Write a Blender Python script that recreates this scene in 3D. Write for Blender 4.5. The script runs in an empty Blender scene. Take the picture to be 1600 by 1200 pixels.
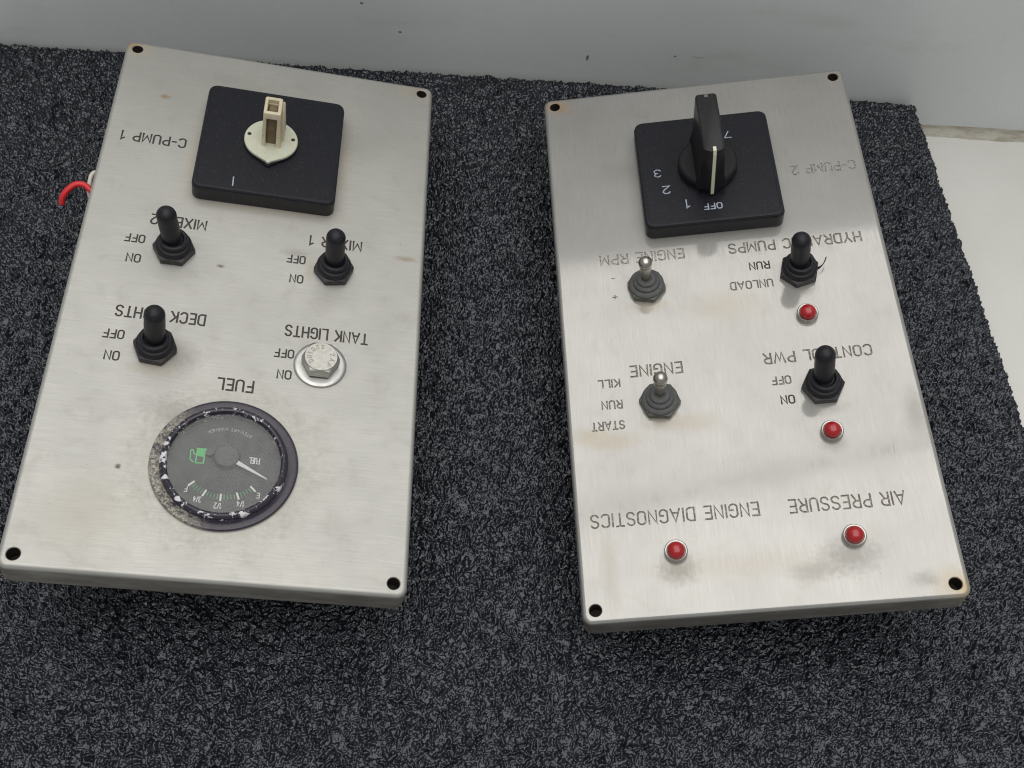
import bpy, bmesh, math, random
import numpy as np
from mathutils import Vector, Matrix
from mathutils.geometry import delaunay_2d_cdt
random.seed(7)
MM = 0.001
S = bpy.context.scene
COL = S.collection

# ------------------------------------------------------------------ camera
cam_d = bpy.data.cameras.new("camera")
cam = bpy.data.objects.new("camera", cam_d)
COL.objects.link(cam)
R = Matrix(((0.99875040, -0.02475747, -0.04341310),
            (0.0, 0.86867392, -0.49538432),
            (0.04997629, 0.49476529, 0.86758843)))
cam.matrix_world = Matrix.Translation((-0.0246, -0.28074, 0.49168)) @ R.to_4x4()
cam_d.sensor_width = 36.0
cam_d.lens = 1759.3 / 1600 * 36
cam_d.clip_start = 0.01
cam_d.clip_end = 20
S.camera = cam
S.cycles.filter_width = 1.15
S.render.resolution_x, S.render.resolution_y = 1024, 768

# ------------------------------------------------------------------ light
world = bpy.data.worlds.new("World")
S.world = world
world.use_nodes = True
wb = world.node_tree.nodes['Background']
wb.inputs[0].default_value = (0.93, 0.97, 1.0, 1)
wb.inputs[1].default_value = 0.30

def area(name, loc, sx, sy, watt, col):
    d = bpy.data.lights.new(name, 'AREA')
    d.shape = 'RECTANGLE'; d.size = sx; d.size_y = sy; d.energy = watt; d.color = col
    o = bpy.data.objects.new(name, d); COL.objects.link(o)
    o.location = loc                      # area lamps shine down -Z as they are
    return o
# two long ceiling fittings above the bench, a narrow gap between them
YAW = math.radians(7.0)
for off, depth, watt in ((0.285, 0.545, 4.4), (-0.680, 1.34, 12.7)):
    lamp_ = area("ceiling_lamp", (-math.sin(YAW)*off, 0.430 + math.cos(YAW)*off, 1.30), 1.5, depth, watt, (1.0, 0.972, 0.925))
    lamp_.rotation_euler = (0, 0, YAW)
S.view_settings.view_transform = 'Standard'
S.view_settings.look = 'None'
S.view_settings.exposure = 0.20
S.view_settings.gamma = 1.0

# ------------------------------------------------------------------ node helper
class N:
    def __init__(s, name):
        s.m = bpy.data.materials.new(name); s.m.use_nodes = True
        s.t = s.m.node_tree; s.n = s.t.nodes
        s.bsdf = s.n['Principled BSDF']; s.out = s.n['Material Output']
        tc = s.n.new('ShaderNodeTexCoord'); mp = s.n.new('ShaderNodeVectorMath'); mp.operation = 'SCALE'
        mp.inputs['Scale'].default_value = 1000.0
        s.t.links.new(tc.outputs['Object'], mp.inputs[0]); s.co = mp.outputs[0]     # millimetres
    def link(s, a, b):
        if hasattr(a, 'links'): s.t.links.new(a, b)
        else:
            if isinstance(a, (int, float)) and b.type in ('VECTOR', 'RGBA'): a = (a,)*3 + ((1,) if b.type == 'RGBA' else ())
            if b.type == 'RGBA' and len(a) == 3: a = (*a, 1)
            b.default_value = a
    def vscale(s, v, sc, off=(0, 0, 0)):
        q = s.n.new('ShaderNodeVectorMath'); q.operation = 'MULTIPLY_ADD'
        s.link(v, q.inputs[0]); q.inputs[1].default_value = sc; q.inputs[2].default_value = off
        return q.outputs[0]
    def noise(s, scale=1.0, detail=2.0, rough=0.5, v=None, dist=0.0):
        q = s.n.new('ShaderNodeTexNoise'); s.link(v if v is not None else s.co, q.inputs['Vector'])
        q.inputs['Scale'].default_value = scale; q.inputs['Detail'].default_value = detail
        q.inputs['Roughness'].default_value = rough; q.inputs['Distortion'].default_value = dist
        return q.outputs[0]
    def ramp(s, v, lo, hi, a=0.0, b=1.0):
        q = s.n.new('ShaderNodeMapRange'); s.link(v, q.inputs[0]); q.clamp = True
        q.inputs[1].default_value = lo; q.inputs[2].default_value = hi
        q.inputs[3].default_value = a; q.inputs[4].default_value = b
        return q.outputs[0]
    def math(s, op, a, b=0.0):
        q = s.n.new('ShaderNodeMath'); q.operation = op; s.link(a, q.inputs[0]); s.link(b, q.inputs[1]); return q.outputs[0]
    def mix(s, f, a, b):
        q = s.n.new('ShaderNodeMix'); q.data_type = 'RGBA'
        s.link(f, q.inputs[0]); s.link(a, q.inputs[6]); s.link(b, q.inputs[7]); return q.outputs[2]
    def dist(s, x, y, sx=1.0, sy=1.0):
        q = s.n.new('ShaderNodeVectorMath'); q.operation = 'LENGTH'
        s.link(s.vscale(s.co, (1/sx, 1/sy, 0), (-x/sx, -y/sy, 0)), q.inputs[0]); return q.outputs['Value']
    def set(s, **k):
        for a, b in k.items():
            s.link(b, s.bsdf.inputs[{'base': 'Base Color', 'rough': 'Roughness', 'metal': 'Metallic', 'spec': 'Specular IOR Level',
                                     'coat': 'Coat Weight', 'coatr': 'Coat Roughness', 'trans': 'Transmission Weight', 'ior': 'IOR'}[a]])
        return s
    def bump(s, h, strength=0.3, d=0.1):
        q = s.n.new('ShaderNodeBump'); q.inputs['Strength'].default_value = strength
        q.inputs['Distance'].default_value = d * MM; s.link(h, q.inputs['Height'])
        s.t.links.new(q.outputs[0], s.bsdf.inputs['Normal']); return s

# ------------------------------------------------------------------ materials
def steel(name, horizontal, spots, smears, r0, warm=(0.56, 0.555, 0.525)):
    k = N(name)
    if horizontal: v = k.vscale(k.co, (0.06, 2.6, 1.0)); v2 = k.vscale(k.co, (0.02, 0.5, .5))
    else: v = k.vscale(k.co, (2.6, 0.07, 1.0)); v2 = k.vscale(k.co, (0.5, 0.02, .5))
    br = k.noise(1.0, 3, 0.6, v); br2 = k.noise(1.0, 2, 0.5, v2)
    cloud = k.noise(0.022, 4, 0.6); cloud2 = k.noise(0.09, 5, 0.65, dist=0.6)
    base = k.mix(k.ramp(cloud, 0.3, 0.7), warm, tuple(c*.86 for c in warm))
    base = k.mix(k.ramp(br, 0.3, 0.7, 0, 0.5), base, tuple(c*.72 for c in warm))
    base = k.mix(k.ramp(cloud2, 0.55, 0.78, 0, 0.35), base, (0.36, 0.34, 0.30))
    for ang, off, thr in ((.06, 3, .665), (-.35, 40, .70), (.9, 80, .715)):
        ca, sa = math.cos(ang), math.sin(ang)
        rot = k.n.new('ShaderNodeVectorRotate'); rot.rotation_type = 'Z_AXIS'; rot.inputs['Angle'].default_value = ang + (0 if horizontal else 1.5); k.link(k.co, rot.inputs[0])
        sn_ = k.noise(1.0, 2, 0.5, k.vscale(rot.outputs[0], (0.022, 3.0, 1), (off, off, 0)))
        base = k.mix(k.ramp(sn_, thr, thr + .06, 0, .38), base, tuple(c*1.2 for c in warm) if ang > 0 else tuple(c*.62 for c in warm))
    pit = k.noise(0.75, 1, 0.5)
    base = k.mix(k.ramp(pit, 0.80, 0.84, 0, .8), base, (0.12, 0.10, 0.08))
    rn = k.noise(0.42, 5, 0.7)
    dirt = None
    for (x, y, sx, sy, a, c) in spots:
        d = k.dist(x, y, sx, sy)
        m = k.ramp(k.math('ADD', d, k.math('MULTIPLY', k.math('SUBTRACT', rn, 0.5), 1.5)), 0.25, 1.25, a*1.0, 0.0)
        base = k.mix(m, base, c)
        dirt = m if dirt is None else k.math('MAXIMUM', dirt, m)
    rough = k.math('ADD', k.ramp(br, 0.25, 0.75, r0 - 0.05, r0 + 0.08), k.ramp(cloud2, 0.4, 0.75, 0, 0.14 if horizontal else .05))
    rough = k.math('ADD', rough, k.math('MULTIPLY', dirt, 0.25))
    # folded sides: brown tarnish, with their shade also painted into the colour
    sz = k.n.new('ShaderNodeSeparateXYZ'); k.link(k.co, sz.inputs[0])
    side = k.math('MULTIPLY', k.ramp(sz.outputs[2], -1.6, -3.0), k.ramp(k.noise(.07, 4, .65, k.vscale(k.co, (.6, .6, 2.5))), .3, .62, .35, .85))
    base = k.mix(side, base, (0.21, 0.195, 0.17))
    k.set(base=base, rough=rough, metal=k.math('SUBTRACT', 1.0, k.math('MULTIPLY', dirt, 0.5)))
    k.bump(k.math('ADD', k.math('MULTIPLY', br, 0.6 if horizontal else .3), k.math('MULTIPLY', br2, 1.0 if horizontal else .12)), 0.3, 0.03 if horizontal else .02)
    # a second, broader lobe: worn brushing scatters part of the light
    b2 = k.n.new('ShaderNodeBsdfPrincipled')
    for i in ('Base Color', 'Metallic', 'Normal'):
        for l in k.bsdf.inputs[i].links: k.t.links.new(l.from_socket, b2.inputs[i])
    b2.inputs['Roughness'].default_value = 0.70
    mx = k.n.new('ShaderNodeMixShader'); mx.inputs[0].default_value = 0.80 if horizontal else 0.66
    k.t.links.new(k.bsdf.outputs[0], mx.inputs[1]); k.t.links.new(b2.outputs[0], mx.inputs[2])
    k.t.links.new(mx.outputs[0], k.out.inputs[0])
    return k.m

RUST = (0.42, 0.27, 0.14); TAN = (0.42, 0.36, 0.27); GREY = (0.22, 0.21, 0.19); DARK = (0.10, 0.085, 0.07)
spots_l = [(-73.5, 139, 7, 6, .75, TAN), (-77, 143, 5, 5, .6, RUST), (73.5, 139, 6, 5.5, .5, TAN), (66, 139, 8, 5, .35, TAN),
           (-55, 109, 2.6, 1.6, .9, (0.3, 0.2, 0.11)), (0, 47, 38, 4.5, .5, TAN), (36, 81, 4, 34, .35, TAN), (-36, 75, 3.5, 30, .35, TAN),
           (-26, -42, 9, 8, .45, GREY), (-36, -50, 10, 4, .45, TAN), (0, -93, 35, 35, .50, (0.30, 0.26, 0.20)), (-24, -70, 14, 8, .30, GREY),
           (-42, -98, 1.2, 1.2, .9, DARK), (70, 27, 6, 1.6, .65, (0.3, 0.22, 0.15)), (-15, 9, 1.8, 1, .8, DARK), (18, 22, 7, 2.5, .4, GREY),
           (25.5, 13, 2.2, 8, .4, TAN), (-50, -120, 20, 18, .22, TAN), (40, 96, 16, 12, .2, GREY), (-20, 125, 30, 9, .2, GREY)]
spots_r = [(-73.5, 139, 5.5, 5, .75, RUST), (-68, 137, 4, 4, .5, RUST), (73.5, 139, 6, 5, .4, TAN),
           (73.5, -139, 9, 8, .5, (0.45, 0.37, 0.24)), (78, -142, 5, 6, .6, (0.42, 0.31, 0.16)), (62, -136, 6, 4, .4, GREY),
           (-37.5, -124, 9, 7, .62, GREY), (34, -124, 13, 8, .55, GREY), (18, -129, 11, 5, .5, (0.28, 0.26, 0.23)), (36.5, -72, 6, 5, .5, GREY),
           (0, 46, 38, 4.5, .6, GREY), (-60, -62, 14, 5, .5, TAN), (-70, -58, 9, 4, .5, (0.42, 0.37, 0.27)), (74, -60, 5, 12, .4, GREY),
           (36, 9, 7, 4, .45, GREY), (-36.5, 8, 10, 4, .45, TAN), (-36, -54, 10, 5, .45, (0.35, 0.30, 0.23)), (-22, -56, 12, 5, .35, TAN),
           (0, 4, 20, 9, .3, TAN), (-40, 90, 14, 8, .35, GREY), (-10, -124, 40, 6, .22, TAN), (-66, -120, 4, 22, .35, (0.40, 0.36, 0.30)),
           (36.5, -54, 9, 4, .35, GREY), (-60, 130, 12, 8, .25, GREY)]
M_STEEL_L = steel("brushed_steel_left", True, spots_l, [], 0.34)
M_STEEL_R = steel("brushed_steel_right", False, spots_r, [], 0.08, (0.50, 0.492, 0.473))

def groove_mat(name, wear, seed):
    k = N(name)
    v = k.vscale(k.co, (1, 1, 1), (seed * 13.7, seed * 7.1, 0))
    w = k.ramp(k.noise(1.1, 4, 0.7, v), wear - 0.10, wear + 0.10)
    base = k.mix(w, (0.42, 0.40, 0.37), (0.035, 0.03, 0.025) if seed == 1 else (0.11, 0.095, 0.075))
    k.set(base=base, rough=0.6, metal=k.ramp(w, 0, 1, .8, 0)); return k.m
M_GROOVE = {'dark': groove_mat("engraving_dark", 0.28, 1), 'mid': groove_mat("engraving_worn", 0.42, 2), 'faint': groove_mat("engraving_faded", 0.50, 3)}

def simple(name, base, rough, metal=0.0, **kw):
    k = N(name); k.set(base=base, rough=rough, metal=metal, **kw); return k
def dusty(name, base, dust, rough, amount=0.3, scale=1.2, bump=0.05, lo=.5, hi=.78, **kw):
    k = N(name)
    n = k.noise(scale, 5, 0.7); n2 = k.noise(0.25, 3, 0.6)
    b = k.mix(k.math('MULTIPLY', k.ramp(n, lo, hi), k.ramp(n2, .35, .7, amount*.4, amount)), base, dust)
    k.set(base=b, rough=k.ramp(n, 0.3, 0.7, rough - .07, rough + .12), **kw)
    k.bump(k.noise(scale * 2.2, 3, 0.6), 0.35, bump); return k.m
M_RUBBER = dusty("black_rubber", (0.009, 0.009, 0.013), (0.10, 0.09, 0.08), 0.42, .5, spec=.28)
M_NUT = dusty("black_nut_coating", (0.013, 0.013, 0.016), (0.30, 0.27, 0.22), 0.38, .7, 1.1, spec=.3)
M_GREYRUB = dusty("dusty_grey_rubber", (0.055, 0.056, 0.060), (0.16, 0.155, 0.14), 0.62, .7, 1.0, .05, .4, .75)
M_OLIVE = dusty("olive_nut", (0.045, 0.048, 0.036), (0.20, 0.22, 0.15), 0.5, .9, .8, .05, .4, .7)
M_PLASTIC = dusty("black_plastic", (0.010, 0.010, 0.013), (0.09, 0.085, 0.08), 0.33, .35, .6, spec=.28)
M_COVER = dusty("black_cover_plate", (0.011, 0.0115, 0.016), (0.16, 0.16, 0.17), 0.36, .8, 1.1, .02, .60, .74, spec=.22)
M_HANDLE = dusty("black_knob_plastic", (0.011, 0.011, 0.013), (0.12, 0.12, 0.12), 0.34, .5, .9, .02, .55, .8, spec=.28)
M_CREAMDISC = dusty("cream_disc", (0.52, 0.535, 0.44), (0.44, 0.42, 0.27), 0.38, .8, .12, .02, .45, .7)
M_CREAM = dusty("cream_plastic", (0.56, 0.50, 0.36), (0.32, 0.23, 0.12), 0.4, .8, .35, .02, .5, .75)
M_BROWN = dusty("brown_grime", (0.14, 0.10, 0.055), (0.30, 0.25, 0.16), 0.7, .8, .4, .03)
M_NICKEL = dusty("tarnished_nickel", (0.46, 0.44, 0.40), (0.22, 0.20, 0.16), 0.28, .7, .5, .02, .45, .75, metal=1.0)
M_RING = dusty("lamp_ring_metal", (0.42, 0.40, 0.37), (0.25, 0.22, 0.18), 0.25, .7, .9, .02, .5, .75, metal=1.0)
M_BOLT = dusty("zinc_bolt", (0.42, 0.415, 0.39), (0.33, 0.31, 0.27), 0.40, .6, .6, .03, .45, .75, metal=1.0)
M_WASHER = dusty("washer_steel", (0.46, 0.46, 0.45), (0.40, 0.38, 0.34), 0.34, .5, .3, .01, .45, .75, metal=1.0)
M_BLACK = simple("hidden_black", (0.012, 0.012, 0.012), 0.6).m
M_HOLE = dusty("hole_edge", (0.035, 0.028, 0.022), (0.12, 0.08, 0.05), 0.6, .8, .8)
M_WHITEPRINT = dusty("white_print", (0.33, 0.37, 0.46), (0.06, 0.06, 0.07), 0.5, 1.0, 1.1, .01, .50, .62)
M_WHITE = simple("gauge_white", (0.62, 0.63, 0.62), 0.5).m
M_GREEN = simple("gauge_green", (0.06, 0.42, 0.12), 0.5).m
M_GREENDIM = simple("gauge_green_dim", (0.06, 0.26, 0.10), 0.5).m
M_IVORY = simple("ivory_line", (0.62, 0.60, 0.46), 0.45).m
M_REDWIRE = simple("red_wire", (0.55, 0.018, 0.022), 0.38).m
M_WHITEWIRE = simple("white_wire", (0.60, 0.56, 0.50), 0.45).m
k = N("gauge_dial"); k.set(base=k.mix(k.ramp(k.noise(.35, 3), .35, .7), (0.022, 0.026, 0.029), (0.036, 0.041, 0.045)), rough=0.6); M_DIAL = k.m
k = N("gauge_hub"); k.set(base=(0.035, 0.036, 0.038), rough=0.5); M_HUB = k.m
k = N("red_lens")
k.set(base=(0.33, 0.006, 0.010), rough=0.22, coat=.35, coatr=.3)
k.bsdf.inputs['Subsurface Weight'].default_value = .15
k.bsdf.inputs['Subsurface Radius'].default_value = (1, .1, .1); k.bsdf.inputs['Subsurface Scale'].default_value = .0015
k.bump(k.math('SINE', k.math('MULTIPLY', k.dist(0, 0), 7.0)), .25, .05); M_LENS = k.m
# gauge glass: a thin clear pane with a film of dust
k = N("gauge_glass")
tr = k.n.new('ShaderNodeBsdfTransparent'); gl = k.n.new('ShaderNodeBsdfGlossy'); df = k.n.new('ShaderNodeBsdfDiffuse')
gl.inputs['Roughness'].default_value = .12; df.inputs[0].default_value = (.55, .56, .55, 1)
fr = k.n.new('ShaderNodeFresnel'); fr.inputs[0].default_value = 1.5
m1 = k.n.new('ShaderNodeMixShader'); m2 = k.n.new('ShaderNodeMixShader')
k.link(k.ramp(k.noise(.22, 5, .7), .3, .75, .045, .13), m1.inputs[0])
k.link(tr.outputs[0], m1.inputs[1]); k.link(df.outputs[0], m1.inputs[2])
k.link(fr.outputs[0], m2.inputs[0]); k.link(m1.outputs[0], m2.inputs[1]); k.link(gl.outputs[0], m2.inputs[2])
k.link(m2.outputs[0], k.out.inputs[0]); M_GLASS = k.m
# painted gauge bezel: purple-black, chipped on the inner ring, corroded on one side of the flange
def bezel_mat(name, inner):
    k = N(name)
    sep = k.n.new('ShaderNodeSeparateXYZ'); k.link(k.co, sep.inputs[0])
    ang = k.n.new('ShaderNodeMath'); ang.operation = 'ARCTAN2'
    k.link(sep.outputs[1], ang.inputs[0]); k.link(sep.outputs[0], ang.inputs[1])
    n = k.noise(0.30, 4, 0.62, k.vscale(k.co, (1, 1, 1), (4, 9, 0)), .5); nf = k.noise(1.3, 4, .7)
    paint = k.mix(k.ramp(nf, .4, .75), (0.016, 0.012, 0.024), (0.05, 0.042, 0.062))
    if inner:
        m = k.ramp(k.math('SUBTRACT', n, k.math('ADD', k.ramp(sep.outputs[0], -15, 18, -.015, .035), k.ramp(k.noise(.11, 1), .4, .6, .05, -.01))), 0.550, 0.585); c = (0.62, 0.62, 0.64)
        m = k.math('MAXIMUM', m, k.ramp(k.noise(.9, 1), .71, .73))
    else:
        side = k.ramp(k.math('ADD', sep.outputs[0], k.math('MULTIPLY', sep.outputs[1], .25)), -9, -20)                 # towards the left
        m = k.math('MULTIPLY', side, k.ramp(k.math('ADD', k.math('MULTIPLY', n, .8), k.math('MULTIPLY', nf, .5)), .52, .66))
        c = k.mix(k.ramp(k.noise(1.0, 5, .8), .42, .6), (0.10, 0.09, 0.075), (0.42, 0.40, 0.34))
        m = k.math('MAXIMUM', m, k.ramp(k.noise(1.1, 2), .74, .76, 0, .7))
    k.set(base=k.mix(m, paint, c), rough=k.ramp(m, 0, 1, .30, .55), metal=0.0)
    k.bump(k.math('ADD', m, k.math('MULTIPLY', nf, .4)), .5, -.12 if inner else .12)
    return k.m
M_BEZEL_OUT = bezel_mat("gauge_bezel_outer", False); M_BEZEL_IN = bezel_mat("gauge_bezel_chipped", True)

# ------------------------------------------------------------------ object helpers
def mesh_obj(name, verts, faces, mat, parent=None, smooth=True, mats=None, fmat=None, auto=35, scale=MM):
    me = bpy.data.meshes.new(name)
    me.from_pydata([tuple(c * scale for c in v) for v in verts], [], faces)
    for m_ in (mats or [mat]): me.materials.append(m_)
    if fmat is not None: me.polygons.foreach_set('material_index', fmat)
    me.polygons.foreach_set('use_smooth', [smooth] * len(me.polygons))
    me.update()
    if smooth and auto: me.set_sharp_from_angle(angle=math.radians(auto))
    o = bpy.data.objects.new(name, me); COL.objects.link(o)
    if parent is not None: o.parent = parent
    return o
def mm(o, x, y, z=0, rz=0):
    o.location = (x * MM, y * MM, z * MM); o.rotation_euler = (0, 0, math.radians(rz)); return o
class G:                                   # geometry collector, millimetres
    def __init__(s): s.v = []; s.f = []; s.mi = []
    def add(s, v, f, mi=0):
        b = len(s.v); s.v += [tuple(p) for p in v]; s.f += [tuple(b + i for i in q) for q in f]; s.mi += [mi] * len(f)
    def lathe(s, prof, n=48, mi=0, c=(0, 0), xf=None, cap0=False, cap1=True):
        v = []; f = []
        for r, z in prof:
            for i in range(n):
                a = 2 * math.pi * i / n; p = Vector((c[0] + r * math.cos(a), c[1] + r * math.sin(a), z))
                v.append(xf @ p if xf is not None else p)
        for j in range(len(prof) - 1):
            for i in range(n):
                k = (i + 1) % n; f.append((j*n + i, j*n + k, (j+1)*n + k, (j+1)*n + i))
        if cap1: f.append(tuple((len(prof) - 1) * n + i for i in range(n)))
        if cap0: f.append(tuple(reversed(range(n))))
        s.add(v, f, mi)
    def loft(s, rings, mi=0, cap0=True, cap1=True):
        n = len(rings[0]); v = [p for r in rings for p in r]; f = []
        for j in range(len(rings) - 1):
            for i in range(n):
                k = (i + 1) % n; f.append((j*n + i, j*n + k, (j+1)*n + k, (j+1)*n + i))
        if cap1: f.append(tuple((len(rings) - 1) * n + i for i in range(n)))
        if cap0: f.append(tuple(reversed(range(n))))
        s.add(v, f, mi)
    def obj(s, name, mat, parent=None, mats=None, smooth=True, auto=35):
        return mesh_obj(name, s.v, s.f, mat, parent, smooth, mats, s.mi if mats else None, auto)
def rrect(hw, hh, r, cx=0, cy=0, n=6):
    p = []
    for (sx, sy, a0) in ((1, 1, 0), (-1, 1, 90), (-1, -1, 180), (1, -1, 270)):
        for i in range(n + 1):
            a = math.radians(a0 + 90 * i / n)
            p.append((cx + sx * (hw - r) + r * math.cos(a), cy + sy * (hh - r) + r * math.sin(a)))
    return p
def at(ring, z): return [(x, y, z) for x, y in ring]
def box(g, x0, x1, y0, y1, z0, z1, b=0.3, mi=0):
    cx, cy = (x0 + x1) / 2, (y0 + y1) / 2; hx, hy = (x1 - x0) / 2, (y1 - y0) / 2
    g.loft([at(rrect(hx, hy, b, cx, cy, 2), z0), at(rrect(hx, hy, b, cx, cy, 2), z1 - b), at(rrect(hx - b, hy - b, b*.3, cx, cy, 2), z1)], mi)
def tube(name, pts, r, mat, parent, n=12, sub=8):
    P = [Vector(p) for p in pts]; path = []
    for i in range(len(P) - 1):
        p0, p1, p2, p3 = P[max(i-1, 0)], P[i], P[i+1], P[min(i+2, len(P)-1)]
        for j in range(sub):
            t = j / sub
            path.append(0.5 * ((2*p1) + (p2 - p0)*t + (2*p0 - 5*p1 + 4*p2 - p3)*t*t + (3*p1 - p0 - 3*p2 + p3)*t**3))
    path.append(P[-1]); g = G(); rings = []; up = Vector((0.1, 0.2, 1)).normalized()
    for i, p in enumerate(path):
        d = (path[min(i+1, len(path)-1)] - path[max(i-1, 0)]).normalized()
        a = d.cross(up).normalized(); b = a.cross(d)
        rings.append([tuple(p + r*(math.cos(2*math.pi*k/n)*a + math.sin(2*math.pi*k/n)*b)) for k in range(n)])
    g.loft(rings); return g.obj(name, mat, parent)

# ------------------------------------------------------------------ stroke lettering
def arc(cx, cy, rx, ry, a0, a1, n=8):
    return [(cx + rx*math.cos(math.radians(a0 + (a1-a0)*i/n)), cy + ry*math.sin(math.radians(a0 + (a1-a0)*i/n))) for i in range(n + 1)]
w = .46; r = w/2
O_ = arc(r, 1-r, r, r, 0, 180) + arc(r, r, r, r, 180, 360) + [(w, 1-r)]
FONT = {
 'A': (.54, [[(0, 0), (.27, 1), (.54, 0)], [(.09, .3), (.45, .3)]]),
 'C': (w, [arc(r, 1-r, r, r, 12, 180) + arc(r, r, r, r, 180, 348)]),
 'D': (w, [[(0, 0), (0, 1)] + arc(w-.24, .76, .24, .24, 90, 0, 6) + arc(w-.24, .24, .24, .24, 0, -90, 6) + [(0, 0)]]),
 'E': (.40, [[(.40, 1), (0, 1), (0, 0), (.40, 0)], [(0, .52), (.34, .52)]]),
 'F': (.40, [[(.40, 1), (0, 1), (0, 0)], [(0, .52), (.34, .52)]]),
 'G': (w, [arc(r, 1-r, r, r, 12, 180) + arc(r, r, r, r, 180, 360) + [(w, .46), (.25, .46)]]),
 'H': (w, [[(0, 0), (0, 1)], [(w, 0), (w, 1)], [(0, .52), (w, .52)]]),
 'I': (.0, [[(0, 0), (0, 1)]]),
 'K': (w, [[(0, 0), (0, 1)], [(w, 1), (0, .38)], [(.16, .56), (w, 0)]]),
 'L': (.38, [[(0, 1), (0, 0), (.38, 0)]]),
 'M': (.56, [[(0, 0), (0, 1), (.28, .25), (.56, 1), (.56, 0)]]),
 'N': (w, [[(0, 0), (0, 1), (w, 0), (w, 1)]]),
 'O': (w, [O_]),
 'P': (.44, [[(0, 0), (0, 1)] + arc(.18, .73, .26, .27, 90, -90, 8) + [(0, .46)]]),
 'R': (.45, [[(0, 0), (0, 1)] + arc(.18, .74, .26, .26, 90, -90, 8) + [(0, .48)], [(.22, .48), (.45, 0)]]),
 'S': (.44, [arc(.22, .76, .22, .24, 15, 180, 7) + arc(.22, .76, .22, .24, 190, 250, 3) + arc(.22, .25, .22, .25, 70, -165, 9)]),
 'T': (.46, [[(0, 1), (.46, 1)], [(.23, 1), (.23, 0)]]),
 'U': (w, [[(0, 1)] + arc(r, r, r, r, 180, 360) + [(w, 1)]]),
 'W': (.70, [[(0, 1), (.175, 0), (.35, .8), (.525, 0), (.70, 1)]]),
 'X': (.48, [[(0, 0), (.48, 1)], [(0, 1), (.48, 0)]]),
 'Y': (.48, [[(0, 1), (.24, .5), (.48, 1)], [(.24, .5), (.24, 0)]]),
 '1': (.20, [[(0, .78), (.20, 1), (.20, 0)]]),
 '2': (.44, [arc(.22, .76, .22, .24, 170, -10, 8) + [(.38, .55), (0, 0), (.44, 0)]]),
 '3': (.42, [arc(.20, .76, .21, .24, 160, -90, 8) + arc(.20, .26, .22, .26, 90, -165, 8)]),
 '4': (.46, [[(.34, 0), (.34, 1), (0, .3), (.46, .3)]]),
 '7': (.42, [[(0, 1), (.42, 1), (.14, 0)]]),
 '0': (w, [O_]),
 '/': (.30, [[(0, 0), (.30, 1)]]),
 '-': (.26, [[(0, .48), (.26, .48)]]),
 '+': (.44, [[(0, .5), (.44, .5)], [(.22, .28), (.22, .72)]]),
 ' ': (.20, []),
}
GAP = .22
def layout(txt):
    x = 0; out = []
    for ch in txt:
        wd, st = FONT[ch]
        for s in st: out.append([(x + a, b) for a, b in s])
        x += wd + GAP
    return out, x - GAP
def ribbon(path, hw):
    P = [Vector(p) for p in path]; closed = (P[0] - P[-1]).length < 1e-6
    if closed: P = P[:-1]
    Q = [P[0]]
    for p in P[1:]:
        if (p - Q[-1]).length > 1e-4: Q.append(p)
    P = Q; n = len(P); L = []; Rr = []
    for i in range(n):
        a = P[i] - P[i-1] if (i > 0 or closed) else P[1] - P[0]
        b = P[(i+1) % n] - P[i] if (i < n-1 or closed) else a
        a = a.normalized(); b = b.normalized()
        na = Vector((-a.y, a.x)); nb = Vector((-b.y, b.x)); m_ = (na + nb)
        if m_.length < .3: m_ = na
        m_ = m_.normalized(); sc = min(1 / max(m_.dot(na), .35), 1.9)
        e = Vector((0, 0))
        if not closed and i == 0: e = -a * hw * .7
        if not closed and i == n-1: e = a * hw * .7
        L.append(P[i] + m_*hw*sc + e); Rr.append(P[i] - m_*hw*sc + e)
    quads = []
    for i in range(n if closed else n-1):
        j = (i+1) % n; quads.append([Rr[i], Rr[j], L[j], L[i]])
    return quads
def text_quads(txt, x0, y0, width, h, hw, rot180=True):
    st, nat = layout(txt)
    inner = max(width - 2*hw, .01); sx = inner / nat if nat > 0 else 1; hh = h - 2*hw
    out = []
    for s in st:
        pts = []
        for a, b in s:
            u = hw + a*sx; v = hw + b*hh
            pts.append((x0 - u, y0 - v) if rot180 else (x0 + u, y0 + v))
        out += ribbon(pts, hw)
    return out
def cdt(polys):
    """2-D union by constrained Delaunay; returns verts, triangles, and for each triangle the set of input polygons covering it"""
    vs = []; fs = []
    for p in polys:
        a = sum(p[i][0]*p[(i+1) % len(p)][1] - p[(i+1) % len(p)][0]*p[i][1] for i in range(len(p)))
        q = list(p) if a > 0 else list(reversed(p))
        fs.append(list(range(len(vs), len(vs) + len(q)))); vs += [Vector((float(c[0]), float(c[1]))) for c in q]
    v, e, f, ov, oe, of = delaunay_2d_cdt(vs, [], fs, 1, 1e-5)
    return v, f, of
def flat_union(g, quads, z, mi=0):
    v, f, of = cdt(quads); g.add([(p.x, p.y, z) for p in v], [t for t, o in zip(f, of) if o], mi)
def print_obj(name, quads, z, mat, parent, label=None):
    g = G(); flat_union(g, quads, z); o = g.obj(name, mat, parent, smooth=False)
    if label: o['label'] = label
    return o

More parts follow.
